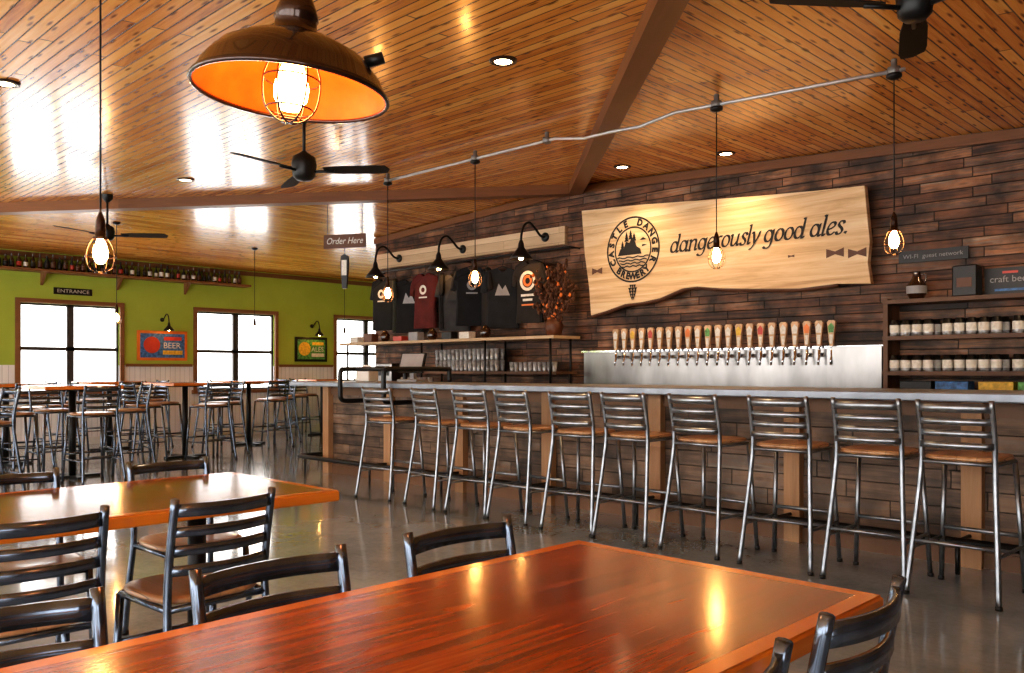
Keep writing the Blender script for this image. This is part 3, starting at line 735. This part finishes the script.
for k, x in enumerate([-6.76, -6.01, -5.44, -4.92, -4.31, -3.78, -3.18, -2.58, -2.02, -1.515, -0.92, -0.32]):
    place(ST, 'bar_stool', (x, 5.25+random.uniform(-.02, .02), 0), [0.12, -0.1, 0.06, -0.05, 0.1, 0.0, -0.06, 0.05, 0.03, -0.03, 0, 0][k])
def table(name, x0, x1, y0, y1, zt):
    b = MB()
    b.bbox(x0, x1, y0, y1, zt-0.045, zt-0.004, M_tedge, 0.004)
    b.box(x0+0.045, x1-0.045, y0+0.045, y1-0.045, zt-0.01, zt, M_table)
    for (a0, a1, c0, c1) in ((x0+.006, x0+0.045, y0+.006, y1-.006), (x1-0.045, x1-.006, y0+.006, y1-.006), (x0+0.045, x1-0.045, y0+.006, y0+0.045), (x0+0.045, x1-0.045, y1-0.045, y1-.006)):
        b.box(a0, a1, c0, c1, zt-0.008, zt, M_tedge)
    cx = (x0+x1)/2
    ys = (y0+0.4, y1-0.4) if y1-y0 > 1.3 else ((y0+y1)/2,)
    for y in ys:
        b.tube([(cx, y, 0.03), (cx, y, zt-0.05)], 0.038, M_black, 14)
        b.box(cx-0.3, cx+0.3, y-0.04, y+0.04, 0, 0.03, M_black); b.box(cx-0.04, cx+0.04, y-0.3, y+0.3, 0, 0.03, M_black)
        b.box(cx-0.25, cx+0.25, y-0.03, y+0.03, zt-0.06, zt-0.045, M_black); b.box(cx-0.03, cx+0.03, y-0.25, y+0.25, zt-0.06, zt-0.045, M_black)
    b.obj(name)
table('dining_table', -1.62, -0.735, 0.1, 1.94, 0.75)
table('dining_table', -3.92, -3.0, 0.2, 2.05, 0.75)
H = math.pi/2
for (x, y, r) in ((-1.56, 1.04, -H), (-1.56, 1.63, -H), (-1.56, 0.45, -H-0.03), (-0.90, 1.66, H+0.03), (-0.88, 1.10, H),
                  (-3.06, 1.44, H+0.06), (-3.08, 0.87, H-0.04), (-3.88, 1.85-0.03, -H), (-3.88, 1.12, -H), (-3.88, 0.5, -H)):
    place(CH, 'dining_chair', (x, y, 0), r)
def hightop(cx, cy, rz=0.0, w=0.42, n=4, skip=()):
    b = MB()
    b.bbox(-w, w, -w, w, 1.03, 1.07, M_tedge, 0.004)
    b.box(-w+.02, w-.02, -w+.02, w-.02, 1.066, 1.072, M_table)
    b.tube([(0, 0, 0.03), (0, 0, 1.03)], 0.04, M_black, 12)
    b.box(-0.3, 0.3, -0.045, 0.045, 0, 0.03, M_black); b.box(-0.045, 0.045, -0.3, 0.3, 0, 0.03, M_black)
    b.box(-0.28, 0.28, -0.03, 0.03, 1.01, 1.03, M_black); b.box(-0.03, 0.03, -0.28, 0.28, 1.01, 1.03, M_black)
    b.obj('high_top_table', (cx, cy, 0), rz)
    for k in range(4):
        if k in skip: continue
        a = rz+k*H; d = 0.62
        place(STD, 'bar_stool', (cx+math.sin(a)*d, cy-math.cos(a)*d, 0), a+random.uniform(-.15, .15))
hightop(-10.6, 3.55); hightop(-11.9, 5.5, 0.1); hightop(-12.6, 3.4, 0.1); hightop(-10.9, 1.6)
hightop(-13.9, 5.2); hightop(-13.2, 7.2, 0.1); hightop(-14.2, 9.3, 0.0, 0.38)
hightop(-8.9, 1.6)

# ------------------------------------------------------------------ lamps
def cage_pendant(x, y, zb, name='cage_pendant_lamp', drop=0.0, sc=1.0):
    zc = ceil_z(x, y)-drop
    b = MB()
    b.lathe([(0.006, 0.17), (0.014, 0.15), (0.02, 0.13), (0.024, 0.09), (0.024, 0.055), (0.03, 0.05), (0.03, 0.04)], (0, 0, 0), M_bronze, 14)
    b.lathe([(0, -0.075), (0.018, -0.07), (0.031, -0.045), (0.034, -0.02), (0.026, 0.015), (0.014, 0.045)], (0, 0, 0), M_bulb, 14)
    prof = [(0.03, 0.05), (0.055, 0.01), (0.066, -0.04), (0.055, -0.09), (0.025, -0.115)]
    for k in range(8):
        a = 2*math.pi*k/8
        b.tube(smooth_path([(r*math.cos(a), r*math.sin(a), z) for r, z in prof], 3), 0.0022, M_bronze, 5)
    for r, z in (prof[0], prof[2], prof[4]):
        b.tube([(r*math.cos(2*math.pi*i/18), r*math.sin(2*math.pi*i/18), z) for i in range(18)], 0.0025, M_bronze, 5, closed=True)
    b.v = [tuple(Vector(p)*sc) for p in b.v]
    b.lathe([(0, 0), (0.05, 0), (0.05, -0.02), (0.02, -0.035), (0, -0.035)], (0, 0, zc-zb), M_black, 14)
    b.tube([(0, 0, 0.12), (0, 0, zc-zb)], 0.0045, M_black, 6)
    return b.obj(name, (x, y, zb))
cage_pendant(-4.17, 1.52, 1.82)
for x, z in ((-7.7, 2.13), (-6.27, 2.2), (-3.52, 2.16), (-2.17, 2.14)): cage_pendant(x, 5.9, z, drop=0.107)
for x, y, z in ((-12.3, 4.7, 2.0), (-13.0, 7.2, 1.95), (-13.6, 9.4, 1.9)): cage_pendant(x, y, z)
b = MB()
pts = [(x, 5.9, ceil_z(x, 5.9)-0.085) for x in (-7.75, -6.3, -5.2)]+[(x, 5.9, ceil_z(x, 5.9)-0.148) for x in (-4.85, -4.55, -4.25)]+[(x, 5.9, ceil_z(x, 5.9)-0.085) for x in (-3.9, -3.5, -2.1)]
b.tube(pts, 0.014, M_galv, 8)
for x in (-7.7, -6.27, -5.3, -3.52, -2.17):
    z = ceil_z(x, 5.9); b.lathe([(0.02, -0.006), (0.02, -0.055), (0.042, -0.06), (0.042, -0.1), (0.038, -0.105), (0, -0.105)], (x, 5.9, z), M_box, 12)
b.obj('electrical_conduit')

# big barn pendant
b = MB()
b.lathe([(0.226, -0.004), (0.23, 0.004), (0.222, 0.012), (0.205, 0.045), (0.17, 0.085), (0.12, 0.113), (0.075, 0.128), (0.052, 0.14), (0.048, 0.17), (0.052, 0.175), (0.045, 0.2), (0.03, 0.235), (0.024, 0.25), (0.012, 0.26)], (0, 0, 0), M_bronze, 48)
b.lathe([(0.226, -0.004), (0.215, 0.012), (0.198, 0.042), (0.165, 0.079), (0.116, 0.106), (0.07, 0.12), (0.0, 0.125)], (0, 0, 0), M_copper, 48)
b.tube([(0.226*math.cos(i*math.pi/24), 0.226*math.sin(i*math.pi/24), 0.0) for i in range(48)], 0.006, M_bronze, 8, closed=True)
b.lathe([(0.026, 0.12), (0.026, 0.07)], (0, 0, 0), M_black, 14)
b.lathe([(0, -0.045), (0.022, -0.04), (0.038, -0.015), (0.041, 0.01), (0.034, 0.04), (0.022, 0.07)], (0, 0, 0), M_bulbbig, 20)
for k in range(6):
    a = k*math.pi/3
    b.tube(smooth_path([(r*math.cos(a), r*math.sin(a), z) for r, z in ((0.04, 0.1), (0.065, 0.04), (0.06, -0.03), (0.03, -0.065), (0.0, -0.07))], 3), 0.0025, M_bronze, 5)
for r, z in ((0.066, 0.03), (0.055, -0.04)):
    b.tube([(r*math.cos(i*math.pi/12), r*math.sin(i*math.pi/12), z) for i in range(24)], 0.0022, M_bronze, 5, closed=True)
b.lathe([(0.02, 0.25), (0.035, 0.27), (0.03, 0.33), (0.012, 0.36)], (0, 0, 0), M_black, 12)
b.tube([(0.12, 0.12, 0.085), (0.15, 0.15, 0.10)], 0.014, M_black, 8)
Rt = Matrix.Rotation(math.radians(4), 3, Vector((-0.698, 0.716, 0)))
b.v = [tuple(Vector((0, 0, 0.35))+Rt @ (Vector(p)*0.95-Vector((0, 0, 0.35)))) for p in b.v]
b.tube([(0, 0, 0.33), (0, 0, ceil_z(-1.7, 1.03)-1.88)], 0.009, M_black, 8)
b.lathe([(0.06, 0), (0.06, -0.03), (0, -0.04)], (0, 0, ceil_z(-1.7, 1.03)-1.88), M_black, 16)
b.obj('barn_pendant_lamp', (-1.68, 1.047, 1.872))

for x, y in ((-4.13, 4.15), (-5.77, 7.68), (-4.51, 7.74), (-9.27, 4.29), (-6.69, 1.8), (-1.5, 7.7), (-12.2, 1.2)):
    b = MB(); z = ceil_z(x, y)
    b.lathe([(0.06, -0.002), (0.062, -0.012), (0.095, -0.008), (0.098, 0.004)], (0, 0, 0), M_bronze, 24)
    b.lathe([(0, 0.0), (0.06, -0.002)], (0, 0, -0.006), M_led, 24)
    o = b.obj('recessed_downlight', (x, y, z-0.004))
    L = bpy.data.lights.new('downlight_beam', 'SPOT'); L.energy = 60; L.color = (1.0, 0.66, 0.34)
    L.spot_size = math.radians(120); L.spot_blend = 0.8; L.shadow_soft_size = 0.05
    lo = bpy.data.objects.new('downlight_beam', L); S.collection.objects.link(lo); lo.parent = o; lo.location = (0, 0, -0.03)

def fan(x, y, zb, rz, pitch=-12, hs=1.0):
    b = MB(); zc = ceil_z(x, y)-zb
    b.lathe([(r*hs, z*hs) for r, z in [(0, -0.07), (0.05, -0.065), (0.075, -0.04), (0.08, 0.0), (0.085, 0.04), (0.075, 0.09), (0.03, 0.12), (0.018, 0.13)]], (0, 0, 0), M_black, 20)
    b.tube([(0, 0, 0.12), (0, 0, zc)], 0.013, M_black, 8)
    b.lathe([(0.02, -0.09), (0.06, -0.05), (0.065, 0)], (0, 0, zc), M_black, 16)
    for k in range(3):
        R = Matrix.Rotation(k*2*math.pi/3, 3, 'Z'); P = Matrix.Rotation(math.radians(pitch), 3, 'X')
        out = [(0.17, -0.05), (0.3, -0.065), (0.6, -0.07), (0.68, -0.06), (0.71, 0.0), (0.68, 0.06), (0.6, 0.07), (0.3, 0.065), (0.17, 0.05)]
        vs = [R @ (P @ Vector((a, c, -0.004))) for a, c in out]+[R @ (P @ Vector((a, c, 0.004))) for a, c in out]
        n = len(out)
        b.add(vs, [tuple(range(n-1, -1, -1)), tuple(range(n, 2*n))]+[(i, (i+1) % n, (i+1) % n+n, i+n) for i in range(n)], M_blade)
        b.tube([R @ Vector((0.06, 0, -0.01)), R @ Vector((0.25, 0, -0.008))], 0.012, M_black, 6)
    b.obj('ceiling_fan', (x, y, zb), rz)
fan(-6.1, 3.82, 2.88, math.radians(40), -12, 1.2); fan(-10.7, 3.98, 2.88, math.radians(50)); fan(-1.45, 4.2, 2.96, math.radians(-10))

b = MB()
b.box(-0.3, 0.3, -0.012, 0.012, -0.09, 0.09, M_brown)
b.text('Order Here', 0.12, (0, -0.012, 0), U, V, M_label, shear=0.3, width=0.52)
for x in (-0.25, 0.25): b.tube([(x, 0, 0.09), (x, 0, ceil_z(-9.4, 6.5)-2.94)], 0.004, M_black, 5)
b.prism([(-0.03, -0.62), (0.03, -0.62), (0.055, -0.3), (0.05, -0.2), (0, -0.17), (-0.05, -0.2), (-0.055, -0.3)], (0.0, -0.02, 0), (1, 0, 0), (0, 0, 1), (0, 0.04, 0), M_black)
b.box(-0.035, 0.035, -0.024, -0.02, -0.45, -0.25, M_label)
b.tube([(0, 0, -0.09), (0, 0, -0.18)], 0.004, M_black, 5)
b.obj('order_here_sign', (-9.4, 6.5, 2.94), 0.5)

# ------------------------------------------------------------------ world + camera
w = bpy.data.worlds.new('World'); S.world = w; w.use_nodes = True
bg = w.node_tree.nodes['Background']; bg.inputs[0].default_value = (1.0, 0.985, 0.96, 1); bg.inputs[1].default_value = 6.2
cam = bpy.data.cameras.new('Camera'); co = bpy.data.objects.new('Camera', cam); S.collection.objects.link(co)
co.location = (0, 0, 1.25); co.rotation_euler = (math.pi/2, 0, math.radians(44.27))
cam.sensor_width = 36; cam.lens = 855/1024*36; cam.shift_y = 0.0327; cam.clip_start = 0.05
S.camera = co
